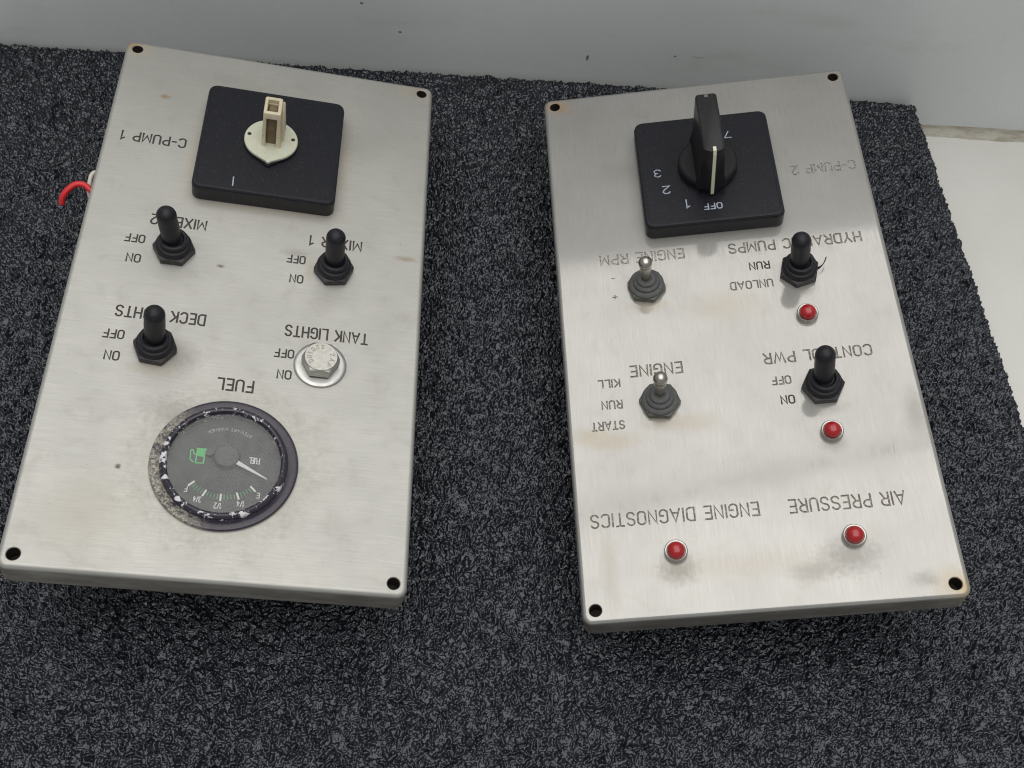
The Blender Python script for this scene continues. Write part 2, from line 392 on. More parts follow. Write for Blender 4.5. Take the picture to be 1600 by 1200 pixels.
# ------------------------------------------------------------------ the setting
FLOOR_Z = -26.0
def wall_y(x): return 205.0 + (245 - x) * .0383
k = N("white_bench")
sn = k.noise(.9, 3, .6); sc = k.noise(1, 4, .7, k.vscale(k.co, (.02, .5, .5))); cl = k.noise(.015, 4, .6)
b = k.mix(k.ramp(cl, .3, .7), (.66, .655, .625), (.61, .605, .575))
b = k.mix(k.ramp(sc, .62, .72, 0, .25), b, (.45, .44, .41)); b = k.mix(k.ramp(k.noise(.35, 2), .80, .84, 0, .8), b, (.2, .18, .15))
k.set(base=b, rough=.42); k.bump(sn, .3, .06); M_FLOOR = k.m
k = N("grey_painted_wall")
cl = k.noise(.012, 4, .6); fine = k.noise(1.4, 3, .6, k.vscale(k.co, (.5, 1, 1)))
b = k.mix(k.ramp(cl, .3, .7), (.67, .695, .69), (.62, .645, .64)); b = k.mix(k.ramp(fine, .3, .7, 0, .12), b, (.30, .31, .30))
smudge = k.noise(.05, 5, .7, k.vscale(k.co, (.25, 1, 1))); b = k.mix(k.ramp(smudge, .55, .8, 0, .35), b, (.42, .41, .37))
for (x, y, z, rx, rz) in ((-65.9, 215.9, 25.8, 1.1, .9), (43.5, 211.7, 15.6, 1.0, 2.4), (94.2, 209.8, 21.0, .9, .8), (107.3, 209.3, 21.2, 4.5, .9), (-86.7, 216.7, 45.2, 1.0, 1.0)):
    q = k.n.new('ShaderNodeVectorMath'); q.operation = 'LENGTH'
    k.link(k.vscale(k.co, (1/rx, 0, 1/rz), (-x/rx, 0, -z/rz)), q.inputs[0])
    m_ = k.ramp(k.math('ADD', q.outputs['Value'], k.math('MULTIPLY', k.noise(1.6, 2), .9)), 1.1, 1.5, .25 if rx > 4 else .85, 0)
    b = k.mix(m_, b, (.10, .08, .06))
k.set(base=b, rough=.45); k.bump(fine, .25, .05); M_WALL = k.m
k = N("dirty_sealant"); k.set(base=k.mix(k.ramp(k.noise(.25, 5, .75, k.vscale(k.co, (.3, 1, 1))), .45, .7), (.40, .385, .33), (.24, .21, .16)), rough=.5); k.bump(k.noise(.6, 3), .4, .2); M_COVE = k.m

o = mesh_obj("floor", [(-900, -900, FLOOR_Z), (1200, -900, FLOOR_Z), (1200, wall_y(1200) + 6, FLOOR_Z), (-900, wall_y(-900) + 6, FLOOR_Z)], [(0, 1, 2, 3)], M_FLOOR, smooth=False)
o['kind'] = 'structure'
g = G()
A, B = (-900, wall_y(-900)), (1200, wall_y(1200))
g.loft([[(A[0], A[1], -30), (B[0], B[1], -30), (B[0], B[1] + 14, -30), (A[0], A[1] + 14, -30)],
        [(A[0], A[1], 292), (B[0], B[1], 292), (B[0], B[1] + 14, 292), (A[0], A[1] + 14, 292)]])
o = g.obj("wall", M_WALL, smooth=False); o['kind'] = 'structure'
g = G(); rings = []
for x in np.linspace(-880, 1180, 400):
    wob = .35*math.sin(x*.11) + .25*math.sin(x*.31 + 1); y1 = wall_y(x) + .5; d = 8.2 + wob + max(0, (x - 258)) * .0; z1 = FLOOR_Z + 5.0 + .3*math.sin(x*.07)
    pr = []
    for i in range(7):
        a = math.pi/2 * i/6; pr.append((x, y1 - d*(1 - .92*math.sin(a)) , FLOOR_Z - .5 + (z1 - FLOOR_Z + .5) * (1 - math.cos(a)) ** .8))
    pr.append((x, y1, z1)); pr.append((x, y1, FLOOR_Z - .5)); rings.append(pr)
n = len(rings[0]); v = [p for r_ in rings for p in r_]; f = [(j*n+i, j*n+(i+1) % n, (j+1)*n+(i+1) % n, (j+1)*n+i) for j in range(len(rings)-1) for i in range(n)]
o = mesh_obj("sealant_strip", v, f, M_COVE); o['kind'] = 'structure'

# ------------------------------------------------------------------ foam mat
rng = np.random.default_rng(5)
LAT = [rng.uniform(0, 2*np.pi, (256, 256)) for _ in range(8)]
def gnoise(x, y, seed):
    T = LAT[seed % 8]; xi = np.floor(x).astype(int); yi = np.floor(y).astype(int); fx = x - xi; fy = y - yi
    u = fx*fx*fx*(fx*(fx*6-15)+10); w_ = fy*fy*fy*(fy*(fy*6-15)+10)
    def c(i, j):
        a = T[(xi+i) & 255, (yi+j) & 255]; return np.cos(a)*(fx-i) + np.sin(a)*(fy-j)
    return (c(0, 0)*(1-u) + c(1, 0)*u)*(1-w_) + (c(0, 1)*(1-u) + c(1, 1)*u)*w_
xs = np.arange(-320, 270.01, .52); ys = np.arange(-225, 226.01, .52)
X, Y = np.meshgrid(xs, ys); nx, ny = len(xs), len(ys)
U = (X + 320) / (xs[-1] + 320); V = (Y + 225) / (ys[-1] + 225)
# outline: slightly crooked back and right edges, cut raggedly
back = wall_y(X) - 1.8 + .9*gnoise(X/5, X*0+3.3, 1) + .6*gnoise(X/1.7, X*0+8.1, 2)
right = 245 + (203 - Y) * .0748 + 1.3*gnoise(Y/6, Y*0+1.7, 3) + 1.0*gnoise(Y/2.1, Y*0+5.3, 4)
PX = -320 + U * (right + 320); PY = -225 + V * (back + 225)
e = 1.0
wx = gnoise(PX/6, PY/6, 0)*5 + gnoise(PX/2.2, PY/2.2, 5)*2.2; wy = gnoise(PX/6+40, PY/6+9, 1)*5 + gnoise(PX/2.2+7, PY/2.2+31, 6)*2.2
n1 = np.abs(gnoise((PX+wx)/3.25, (PY+wy)/3.25, 2)); n2 = np.abs(gnoise((PX-wy)/1.95+11, (PY+wx)/1.95+5, 3)); n3 = gnoise(PX/22, PY/22, 4); n4 = gnoise(PX/60, PY/60, 7)
n5 = np.abs(gnoise((PX+wx*.5)/5.5+3, (PY+wy*.5)/5.5, 6))
H = 3.2*np.sqrt(n1) + 1.2*n1 + 1.6*np.sqrt(n2) + .8*n2 + .9*n3 + 1.4*n4 + 1.6*np.sqrt(n5)
H -= 4.4
crease = np.abs(gnoise((PX+wx)/13+3, (PY+wy)/48, 5)); gate = np.clip(gnoise(PX/19, PY/31, 6)*4, 0, 1)      # a few long pressed-in creases
H -= 1.9*gate*np.exp(-(crease/.035)**2)
din = np.minimum(right - PX, back - PY); H -= 1.6*np.exp(-np.clip(din, 0, 99)/1.3)
co = np.empty((ny*nx, 3), np.float32); co[:, 0] = PX.ravel(); co[:, 1] = PY.ravel(); co[:, 2] = H.ravel()
# skirt ring down to the floor, with some height steps
idx = np.arange(ny*nx).reshape(ny, nx)
bd = np.concatenate([idx[0, :], idx[1:, -1], idx[-1, -2::-1], idx[-2:0:-1, 0]])
lay = [bd]; extra = []; base = ny*nx
for z in (-4, -9, -15, -21, FLOOR_Z):
    q = co[bd].copy(); q[:, 2] = z
    q[:, 0] += .7*gnoise(q[:, 1]/2.3, q[:, 2]*0 + z*.7, 2); q[:, 1] += .5*gnoise(q[:, 0]/2.3, q[:, 2]*0 + z*.7, 3) * (q[:, 1] < 150)
    extra.append(q); lay.append(np.arange(base, base + len(bd))); base += len(bd)
co = np.concatenate([co] + extra)
F = [np.stack([idx[:-1, :-1], idx[:-1, 1:], idx[1:, 1:], idx[1:, :-1]], -1).reshape(-1, 4)]
for a, b_ in zip(lay[:-1], lay[1:]): F.append(np.stack([a, b_, np.roll(b_, -1), np.roll(a, -1)], -1))
F = np.concatenate(F).astype(np.int32)
me = bpy.data.meshes.new("foam_mat"); me.vertices.add(len(co)); me.vertices.foreach_set('co', (co*MM).ravel())
me.loops.add(F.size); me.loops.foreach_set('vertex_index', F.ravel()); me.polygons.add(len(F))
me.polygons.foreach_set('loop_start', np.arange(0, F.size, 4, dtype=np.int32))
me.polygons.foreach_set('use_smooth', np.ones(len(F), bool)); me.update(calc_edges=True)
k = N("black_foam")
nn = k.noise(.5, 4, .65, dist=1.2); k.set(base=k.mix(k.ramp(nn, .35, .7), (.006, .0065, .009), (.013, .0135, .018)), rough=k.ramp(nn, .3, .7, .18, .28), spec=.60)
k.bump(k.noise(.7, 1, .5, dist=1.0), .4, .2)
k.bsdf.inputs['Specular Tint'].default_value = (.88, .92, 1.0, 1)
me.materials.append(k.m)
mat = bpy.data.objects.new("foam_mat", me); COL.objects.link(mat)
mat['label'] = "black crinkled foam sheet lying under both steel control panels"; mat['category'] = "foam mat"

# ------------------------------------------------------------------ panels
def panel(loc, rot, label):
    t = bpy.data.objects.new("control_panel", None); COL.objects.link(t); t.empty_display_size = .02
    t.matrix_world = Matrix.Translation([c*MM for c in loc]) @ Matrix(rot).to_4x4()
    t['label'] = label; t['category'] = "control panel"
    return t
PANEL_L = panel((-123.31, 15.75, 57.71), ((0.98654078, 0.00087137, 0.16351314), (-0.00570262, 0.99956084, 0.02907948), (-0.16341599, -0.02962055, 0.98611249)),
                "steel control panel with the round fuel gauge and hex bolt, on the left")
PANEL_R = panel((99.42, 11.80, 52.29), ((0.9863241, -0.04310733, -0.15908024), (0.0407493, 0.99900622, -0.01805628), (0.15970051, 0.01132693, 0.9871005)),
                "steel control panel with four red lamps and a black bar knob, on the right")
PANEL_L['group'] = PANEL_R['group'] = "steel control panels on the foam"

def face_plate(parent, mat, words, gauge=None):
    out = rrect(77.3, 142.5, 2.0, n=6)
    holes = [[(sx*73.5 + 2.95*math.cos(2*math.pi*i/28), sy*139 + 2.95*math.sin(2*math.pi*i/28)) for i in range(28)] for sx in (-1, 1) for sy in (-1, 1)]
    if gauge: holes.append([(gauge[0] + gauge[2]*math.cos(2*math.pi*i/64), gauge[1] + gauge[2]*math.sin(2*math.pi*i/64)) for i in range(64)])
    nh = len(holes); polys = [out] + holes; rng_ = []
    for (txt, x, y, wd, h, wear, *hwo) in words:
        q = text_quads(txt, x, y, wd, h, hwo[0] if hwo else (.45 if h > 5.7 else .38)); rng_.append((len(polys), len(polys) + len(q))); polys += [[tuple(c) for c in p] for p in q]
    v, f, of = cdt(polys)
    g = G(); top = []; wf = [[] for _ in words]
    for t, o in zip(f, of):
        if not o: continue
        if any(1 <= i <= nh for i in o): continue
        wi = None
        for i in o:
            if i > nh:
                for q, (a, b) in enumerate(rng_):
                    if a <= i < b: wi = q; break
                break
        if wi is None:
            if 0 in o: top.append(t)
        else: wf[wi].append(t)
    # merge coplanar top triangles only through shading; keep them flat in z
    g.add([(p.x, p.y, 0) for p in v], top)
    # bend, skirt and inner return
    prof = [(0, 0), (.5, -.065), (1.0, -.27), (1.41, -.59), (1.73, -1.0), (1.93, -1.48), (2, -2), (2, -14.6), (1.75, -14.9), (.9, -14.9), (.8, -14.6), (.8, -2.5), (0, -1.3)]
    g.loft([[(x, y, z) for x, y in rrect(77.3 + o, 142.5 + o, 2.0 + o*1.1, n=6)] for o, z in prof], cap0=False, cap1=False)
    # underside sheet and the hole walls
    v2, f2, of2 = cdt([out] + holes)
    g.add([(p.x, p.y, -1.3) for p in v2], [tuple(reversed(t)) for t, o in zip(f2, of2) if o and not any(i >= 1 for i in o)])
    for h in holes:
        cx_, cy_ = sum(p[0] for p in h)/len(h), sum(p[1] for p in h)/len(h); q = .9 if len(h) < 40 else 1.0
        sm = [(cx_ + (x-cx_)*q, cy_ + (y-cy_)*q) for x, y in h]
        if q < 1: g.loft([at(h, 0), at(sm, -.30)], mi=0, cap0=False, cap1=False)
        g.loft([at(sm, -1.3), at(sm, -.30 if q < 1 else 0)], mi=1, cap0=False, cap1=False)
    for sx in (-1, 1):      # dark closed cups, added behind the four holes to keep them black
        for sy in (-1, 1): g.lathe([(3.3, -1.25), (3.3, -10), (.05, -10)][::-1], 28, mi=1, c=(sx*73.5, sy*139), cap1=False)
    g.f = [tuple(reversed(q)) if m_ == 1 else q for q, m_ in zip(g.f, g.mi)]
    o = g.obj("face_plate", None, parent, mats=[mat, M_HOLE])
    bm = bmesh.new(); bm.from_mesh(o.data); bmesh.ops.remove_doubles(bm, verts=bm.verts, dist=2e-7); bm.to_mesh(o.data); bm.free()
    o.data.set_sharp_from_angle(angle=math.radians(35))
    for (txt, *rest), tris in zip(words, wf):
        used = {}; vv = []
        def vid(i, z):
            if (i, z) not in used: used[(i, z)] = len(vv); vv.append((v[i].x, v[i].y, z))
            return used[(i, z)]
        D = -.28; ff = [tuple(vid(i, D) for i in t) for t in tris]; cnt = {}
        for t in tris:
            for a, b in zip(t, t[1:] + t[:1]): cnt[(a, b)] = 1
        for (a, b) in list(cnt):
            if (b, a) not in cnt: ff.append((vid(a, D), vid(b, D), vid(b, 0), vid(a, 0)))
        wo = mesh_obj("engraved_word", vv, ff, M_GROOVE[rest[4]], o, smooth=False)
        wo['label'] = ("engraved word " if len(txt) > 1 else "engraved mark ") + txt
    return o

WL = [('C-PUMP 1', -40.6, 83.2, 30.9, 6.4, 'dark'), ('MIXER 2', -24.1, 34.3, 25.7, 6.4, 'dark'), ('OFF', -50.1, 21.2, 9.2, 5.0, 'dark'), ('ON', -50.2, 10.0, 6.6, 5.1, 'dark'),
      ('MIXER 1', 49.0, 34.0, 25.2, 6.4, 'dark'), ('OFF', 23.2, 20.9, 8.9, 5.0, 'dark'), ('ON', 23.2, 9.7, 6.5, 5.1, 'dark'),
      ('DECK LIGHTS', -17.3, -18.8, 39.0, 6.4, 'dark'), ('OFF', -50.2, -31.9, 9.2, 5.0, 'dark'), ('ON', -50.3, -42.9, 6.6, 5.1, 'dark'),
      ('TANK LIGHTS', 55.5, -18.8, 37.9, 6.5, 'dark'), ('OFF', 23.1, -32.1, 9.0, 4.9, 'dark'), ('ON', 23.0, -43.1, 6.5, 5.0, 'dark'), ('FUEL', 7.6, -50.5, 16.0, 6.5, 'dark', .46)]
WR = [('C-PUMP 2', 74.2, 82.9, 31.9, 6.1, 'faint'), ('HYDRAULIC PUMPS', 68.8, 39.3, 63.8, 6.3, 'mid'), ('RUN', 23.4, 27.3, 10.0, 4.8, 'dark'), ('UNLOAD', 23.4, 16.9, 20.5, 4.9, 'mid'),
      ('ENGINE RPM', -16.2, 39.5, 41.5, 6.3, 'faint'), ('ENGINE', -24.3, -23.8, 24.6, 6.4, 'mid'), ('KILL', -53.6, -30.0, 10.5, 4.7, 'mid'), ('RUN', -53.5, -41.0, 9.8, 4.8, 'mid'),
      ('START', -53.4, -51.5, 15.4, 4.8, 'mid'), ('CONTROL PWR', 61.7, -23.6, 49.2, 6.2, 'mid'), ('OFF', 23.4, -36.2, 9.0, 4.6, 'mid'), ('ON', 23.5, -46.2, 6.5, 4.7, 'dark'),
      ('AIR PRESSURE', 61.5, -96.5, 49.1, 6.7, 'mid', .40), ('ENGINE DIAGNOSTICS', 0.1, -96.3, 72.8, 6.7, 'mid', .40), ('-', -51.0, 27.6, 2.0, 4.4, 'faint', .25), ('+', -50.6, 17.2, 2.8, 5.0, 'mid', .25)]
plate_l = face_plate(PANEL_L, M_STEEL_L, WL, (0, -92.8, 26.2))
plate_r = face_plate(PANEL_R, M_STEEL_R, WR)

# --- toggle switches
def hexring(rc, rot, z, n=6): return [(rc*math.cos(math.radians(rot + 60*i)), rc*math.sin(math.radians(rot + 60*i)), z) for i in range(6)]
def hexnut(g, rc, rot, z0, z1, ch=.9, mi=0):
    """hexagonal nut with a turned chamfer on top"""
    n = 48; AF = rc*math.cos(math.radians(30))
    def hr(a): 
        d = ((a - rot) % 60) - 30; return AF / math.cos(math.radians(d))
    def ring(z, lim): return [(min(hr(360*i/n), lim)*math.cos(2*math.pi*i/n), min(hr(360*i/n), lim)*math.sin(2*math.pi*i/n), z) for i in range(n)]
    rings = [ring(z0, rc)]
    # side top follows the chamfer: corners end lower
    top = []
    for i in range(n):
        a = 360*i/n; r_ = hr(a); zz = z1 - max(0, (r_ - AF)) * .62 - .12; top.append((r_*math.cos(math.radians(a)), r_*math.sin(math.radians(a)), zz))
    rings.append(top); rings.append([((AF-.35)*math.cos(2*math.pi*i/n), (AF-.35)*math.sin(2*math.pi*i/n), z1) for i in range(n)])
    g.loft(rings, mi)
def tilt_xf(tip, pivz):
    d = Vector((tip[0], tip[1], tip[2] - pivz)).normalized(); q = Vector((0, 0, 1)).rotation_difference(d)
    return Matrix.Translation((0, 0, pivz)) @ q.to_matrix().to_4x4(), Vector((tip[0], tip[1], tip[2] - pivz)).length
def boot_switch(parent, x, y, tip, rot, label, seed):
    g = G(); hexnut(g, 9.6, rot, 0.02, 3.6); 
    box(g, -6.5, 6.5, -12, 12, -30, -1.6); 
    for sx in (-3.5, 3.5):
        for sy in (-7, 7): box(g, sx-.8, sx+.8, sy-2, sy+2, -38, -30.2, .1)
    sw = g.obj("toggle_switch", M_NUT, parent); mm(sw, x, y); sw['label'] = label
    g = G()
    g.lathe([(8.0, 3.3), (8.15, 3.9), (8.15, 4.9), (7.8, 5.8), (7.1, 6.4), (6.4, 6.5), (6.2, 6.7), (6.6, 7.5), (6.7, 8.3), (6.35, 9.1), (5.6, 9.5), (4.9, 9.4), (3.9, 8.4)], 56)
    xf, L = tilt_xf(tip, 3.0)
    R0 = 4.45
    prof = [(3.9, 4.2), (4.0, 5.2), (4.15, 6.5), (4.3, 10), (4.5, 15), (R0-.05, L - 2), (R0, L)] + [(R0*math.cos(math.radians(a)), L + R0*math.sin(math.radians(a))) for a in range(10, 90, 9)] + [(.05, L + R0)]
    g.lathe(prof, 48, xf=xf)
    bt = g.obj("rubber_boot", M_RUBBER, sw)
    return sw
def bat_switch(parent, x, y, tip, rot, label):
    g = G(); hexnut(g, 9.5, rot, 0.02, 3.2)
    box(g, -6.5, 6.5, -12, 12, -30, -1.6)
    sw = g.obj("toggle_switch", M_OLIVE, parent); mm(sw, x, y); sw['label'] = label
    g = G()
    g.lathe([(8.3, 3.0), (8.3, 3.9), (7.7, 4.5), (6.9, 4.75), (6.4, 4.8), (6.3, 5.3), (6.2, 6.0), (5.6, 6.5), (4.9, 6.65), (4.7, 6.8), (4.6, 7.5), (4.3, 8.0), (3.6, 8.3), (2.6, 8.35), (2.3, 8.0)], 56)
    g.obj("boot_ring", M_GREYRUB, sw)
    xf, L = tilt_xf(tip, 3.0); R0 = 3.25; g = G()
    g.lathe([(2.0, 3.5), (2.1, 6), (2.45, 10), (2.85, L - 2.8), (2.95, L - 1.6), (3.05, L - 1.2)] + [(R0*math.cos(math.radians(a)), L + R0*math.sin(math.radians(a))) for a in range(-14, 90, 8)] + [(.04, L + R0)], 40, xf=xf)
    g.obj("bat_lever", M_NICKEL, sw)
    return sw
boot_switch(PANEL_L, -36.6, 14.4, (-2.4, .1, 24.9), 0, "black booted toggle under the words MIXER 2", 1)
boot_switch(PANEL_L, 36.6, 14.3, (-.9, .1, 25.0), 10, "black booted toggle under the words MIXER 1", 2)
boot_switch(PANEL_L, -36.4, -39.6, (.8, .8, 25.0), -5, "black booted toggle under the words DECK LIGHTS", 3)
hp = boot_switch(PANEL_R, 36.2, 19.2, (-1.6, .1, 24.9), 15, "black booted toggle with a torn rubber flap under HYDRAULIC PUMPS", 4)
boot_switch(PANEL_R, 36.5, -43.8, (-1.6, 2.4, 24.8), 0, "black booted toggle under the words CONTROL PWR", 5)
bat_switch(PANEL_R, -36.5, 18.4, (-.4, 1.0, 19.5), -13, "bare metal toggle in a grey boot under ENGINE RPM")
bat_switch(PANEL_R, -36.7, -44.3, (.3, 1.7, 19.4), -7, "bare metal toggle in a grey boot under the word ENGINE")
# the torn flap of rubber at one boot
g = G(); rings = []
for i in range(9):
    t = i/8; x = 8.4 + 4.6*t; y = -.8 + 1.0*t + 3.6*t**3; z = 2.4 + 2.2*t; wv = 1.3*(1 - t) + .1
    rings.append([(x, y - wv*.3, z - wv*.5), (x + .3, y + .1, z), (x, y + wv*.3, z + wv*.5), (x - .35, y, z)])
g.loft(rings); g.obj("torn_flap", M_RUBBER, hp)

# --- indicator lamps
def lamp(x, y, label):
    g = G(); g.lathe([(4.75, 0.02), (4.95, .3), (4.95, 1.0), (4.7, 1.25), (4.7, 1.45), (4.95, 1.7), (4.9, 2.3), (4.55, 2.6), (4.05, 2.5), (3.8, 1.9)], 48, cap1=True)
    g.lathe([(4, -18), (4, -1.4)], 20, cap0=True)
    o = g.obj("indicator_lamp", M_RING, PANEL_R); mm(o, x, y); o['label'] = label
    g = G(); g.lathe([(3.75, 1.95), (3.75, 2.8)] + [(3.75*math.cos(math.radians(a)), 2.8 + 3.2*math.sin(math.radians(a))) for a in range(10, 90, 8)] + [(.05, 6.0)], 40)
    g.obj("red_lens", M_LENS, o)
lamp(36.1, -5.3, "red lamp below the HYDRAULIC PUMPS toggle")
lamp(36.5, -66.6, "red lamp below the CONTROL PWR toggle")
lamp(-37.5, -116.4, "red lamp below ENGINE DIAGNOSTICS")
lamp(37.0, -115.7, "red lamp below AIR PRESSURE")

# --- bolt filling the hole of the missing toggle
g = G(); hexnut(g, 8.45, 0, 1.5, 7.8)
g.f.pop(); g.mi.pop(); g.f.pop(); g.mi.pop()
n = 48; AF = 8.45*math.cos(math.radians(30))
g = G()
hr = lambda a: AF / math.cos(math.radians((a % 60) - 30))
R_ = [[((hr(7.5*i)-.9)*math.cos(math.radians(7.5*i)), (hr(7.5*i)-.9)*math.sin(math.radians(7.5*i)), 1.5) for i in range(n)], [((hr(7.5*i)-.9)*math.cos(math.radians(7.5*i)), (hr(7.5*i)-.9)*math.sin(math.radians(7.5*i)), 2.2) for i in range(n)], [(hr(7.5*i)*math.cos(math.radians(7.5*i)), hr(7.5*i)*math.sin(math.radians(7.5*i)), 2.35) for i in range(n)],
      [(hr(7.5*i)*math.cos(math.radians(7.5*i)), hr(7.5*i)*math.sin(math.radians(7.5*i)), 7.5 - (hr(7.5*i)-AF)*.5) for i in range(n)],
      [((AF-.03)*math.cos(math.radians(7.5*i)), (AF-.03)*math.sin(math.radians(7.5*i)), 7.6) for i in range(n)],
      [((AF-.2)*math.cos(math.radians(7.5*i)), (AF-.2)*math.sin(math.radians(7.5*i)), 7.8) for i in range(n)]]
g.loft(R_); g.lathe([(5, -14), (5, -1.4)], 24, cap0=True)
bolt = g.obj("hex_bolt", M_BOLT, PANEL_L, auto=18); mm(bolt, 34.9, -38.9); bolt['label'] = "hex bolt and washer under the words TANK LIGHTS"
g = G(); g.lathe([(11.7, 0.02), (11.75, .5), (11.5, 1.1), (10.9, 1.45), (10.0, 1.55), (5.2, 1.55)], 64); g.obj("washer", M_WASHER, bolt)
# raised maker's marks round the head: built as raised strokes
quads = []
def radial_text(txt, rad, a0, da, h, hw, wd):
    out = []
    for i, ch in enumerate(txt):
        a = math.radians(a0 + da*i); c, s_ = math.cos(a), math.sin(a)
        W_, st = FONT[ch]
        for s in st:
            pts = []
            for u, v_ in s:
                lx = (u - W_/2)*wd/.46; ly = (v_ - .5)*h          # letter top points outwards
                pts.append(((rad+ly)*c + lx*s_, (rad+ly)*s_ - lx*c))
            out += ribbon(pts, hw)
    return out
quads = radial_text("SO0TUD", 5.1, 88, 25, 1.9, .19, 1.0)[:] + radial_text("2AP", 5.1, 18, -32, 1.9, .19, 1.0)
v, f, of = cdt(quads); tr_ = [t for t, o_ in zip(f, of) if o_]
g = G(); vv = [(p.x, p.y, 7.80) for p in v] + [(p.x, p.y, 7.95) for p in v]; n_ = len(v); ff = [tuple(i + n_ for i in t) for t in tr_]
es = {(a, b) for t in tr_ for a, b in zip(t, t[1:] + t[:1])}
ff += [(a, b, b + n_, a + n_) for a, b in es if (b, a) not in es]
g.add(vv, ff); g.obj("head_marks", dusty("bolt_marks", (.30, .28, .23), (.14, .11, .08), .35, .8, .9, .02, metal=1.0), bolt, smooth=False)

# --- rotary switches
def rotary_base(parent, label):
    g = G(); c = (0, 80.1)
    R2 = lambda h, r_, z: at(rrect(h, h*.995, r_, 0, c[1], 6), z)
    g.loft([R2(33.3, 4, .02), R2(33.75, 4.2, .4), R2(33.75, 4.2, 7.4), R2(33.3, 4, 7.9), R2(32.9, 3.8, 7.95)])
    box(g, -26, 26, c[1]-26, c[1]+26, -49, -1.6, 2)
    for sx in (-1, 1):
        for j in range(3): box(g, sx*28-2, sx*28+2, c[1]-20+16*j, c[1]-12+16*j, -40, -32, .3)
    o = g.obj("rotary_switch", M_PLASTIC, parent); o['label'] = label
    g = G(); g.loft([R2(32.9, 3.8, 7.95), R2(33.35, 4.0, 8.15), R2(33.35, 4, 8.9), R2(33.0, 3.8, 9.3), R2(32.3, 3.4, 9.42), R2(31.9, 3.2, 9.42), R2(31.75, 3.1, 9.28)], cap0=False)
    cv = g.obj("cover_plate", M_COVER, o)
    return o, cv
rot_l, cov_l = rotary_base(PANEL_L, "rotary switch with its handle gone and a cream spindle showing")
rot_r, cov_r = rotary_base(PANEL_R, "rotary switch with a black bar handle pointing to OFF")
CY = 81.4; ZT = 6.31
print_obj("printed_mark", ribbon([(-14.9, 56.9), (-14.7, 51.4)], .28), ZT, M_WHITEPRINT, rot_l, "scratched printed 1")
def pr(txt, cx, cy, wd, h, hw=.3):
    print_obj("printed_numeral" if len(txt) == 1 else "printed_word", text_quads(txt, cx + wd/2, cy + h/2, wd, h, hw), ZT, M_WHITEPRINT, rot_r, "printed white " + txt)
pr("OFF", -.2, 57.5, 9.2, 3.9); pr("1", -12.1, 60.4, 2.0, 5.6, .34); pr("2", -21.6, 70.2, 4.0, 5.2, .34); pr("3", -24.9, 81.0, 3.6, 5.0, .26); pr("7", 12.6, 101.3, 3.8, 4.6, .28)
# cream spindle
def teardrop(rad, py, cy, n=64, flat=1.2):
    """disc with a blunt point towards -y"""
    out = []; ta = math.acos(rad / py)       # tangent point from the tip
    a_start = -math.pi/2 + ta; a_end = 1.5*math.pi - ta
    for i in range(n + 1):
        a = a_start + (a_end - a_start)*i/n; out.append((rad*math.cos(a), cy + rad*math.sin(a)))
    out += [(-flat, cy - py + flat*.75), (-flat*.5, cy - py + .15), (flat*.5, cy - py + .15), (flat, cy - py + flat*.75)]
    return out
g = G(); td = lambda r_, p, z: at(teardrop(r_, p, CY), z)
g.loft([td(12.6, 15.6, 6.2), td(12.9, 16.0, 7.6)]); g.obj("spindle_seat", M_PLASTIC, rot_l)
sp = G(); sp.loft([td(12.4, 14.4, 7.62), td(12.8, 14.9, 7.9), td(12.8, 14.9, 8.9), td(12.5, 14.5, 9.2)])
spo = sp.obj("spindle_disc", M_CREAMDISC, rot_l)
g = G()
for sx in (-10.6, 10.4): g.lathe([(1.0, 9.22), (1.0, 9.24)], 20, c=(sx, CY + 1.6))
g.obj("screw_hole", M_BLACK, rot_l)
g = G()   # tower: two cheeks, back wall, bridged top
def taperbox(g, b0, b1, z0, z1, mi=0, bev=.6):
    """b = (x0,x1,y0,y1) at z0 and z1"""
    def ring(b, z, e=0):
        return at(rrect((b[1]-b[0])/2 - e, (b[3]-b[2])/2 - e, bev if e == 0 else bev*.4, (b[0]+b[1])/2, (b[2]+b[3])/2, 2), z)
    g.loft([ring(b0, z0), ring(b1, z1 - bev), ring(b1, z1, bev*.8)], mi)
def uring(z, t):          # U-shaped channel, open towards -y, narrowing upwards
    a = 4.25 - .3*t; b_ = 4.9 - .6*t; f0 = 76.4 + 1.1*t; k0 = 89.6 - 1.0*t; e = .45
    return at([(-a, f0+e), (-a+e, f0), (-2.45-e*.5, f0), (-2.4, f0+e), (-2.35, 86.4), (2.45, 86.4), (2.5, f0+e), (2.5+e*.5, f0), (b_-e, f0), (b_, f0+e), (b_, k0-e), (b_-e, k0), (-a+e, k0), (-a, k0-e)][::-1], z)
g.loft([[q for q in reversed(uring(9.2, -.35))], [q for q in reversed(uring(10.2, 0))], [q for q in reversed(uring(27.9, 1))]])
oc = lambda e, z: at(rrect(4.13 - e, 5.55 - e, .9, .17, 83.05, 4), z); ic = lambda e, z: at(rrect(2.45 + e, 3.75 + e, .4, .05, 83.05, 4), z)
g.loft([ic(0, 26.9), oc(0, 26.9), oc(-.02, 29.9), oc(.18, 30.4), oc(.6, 30.6), ic(.3, 30.6), ic(0, 30.2), ic(0, 26.9)], cap0=False, cap1=False)
taperbox(g, (4.7, 6.2, 81, 92.0), (4.0, 5.4, 83, 90), 9.2, 27.5)
g.obj("spindle", M_CREAM, rot_l)
g = G(); taperbox(g, (-2.3, 2.6, 78.6, 87.2), (-2.2, 2.4, 79.5, 86.4), 9.2, 27.5); g.obj("spindle_core", M_BROWN, rot_l)
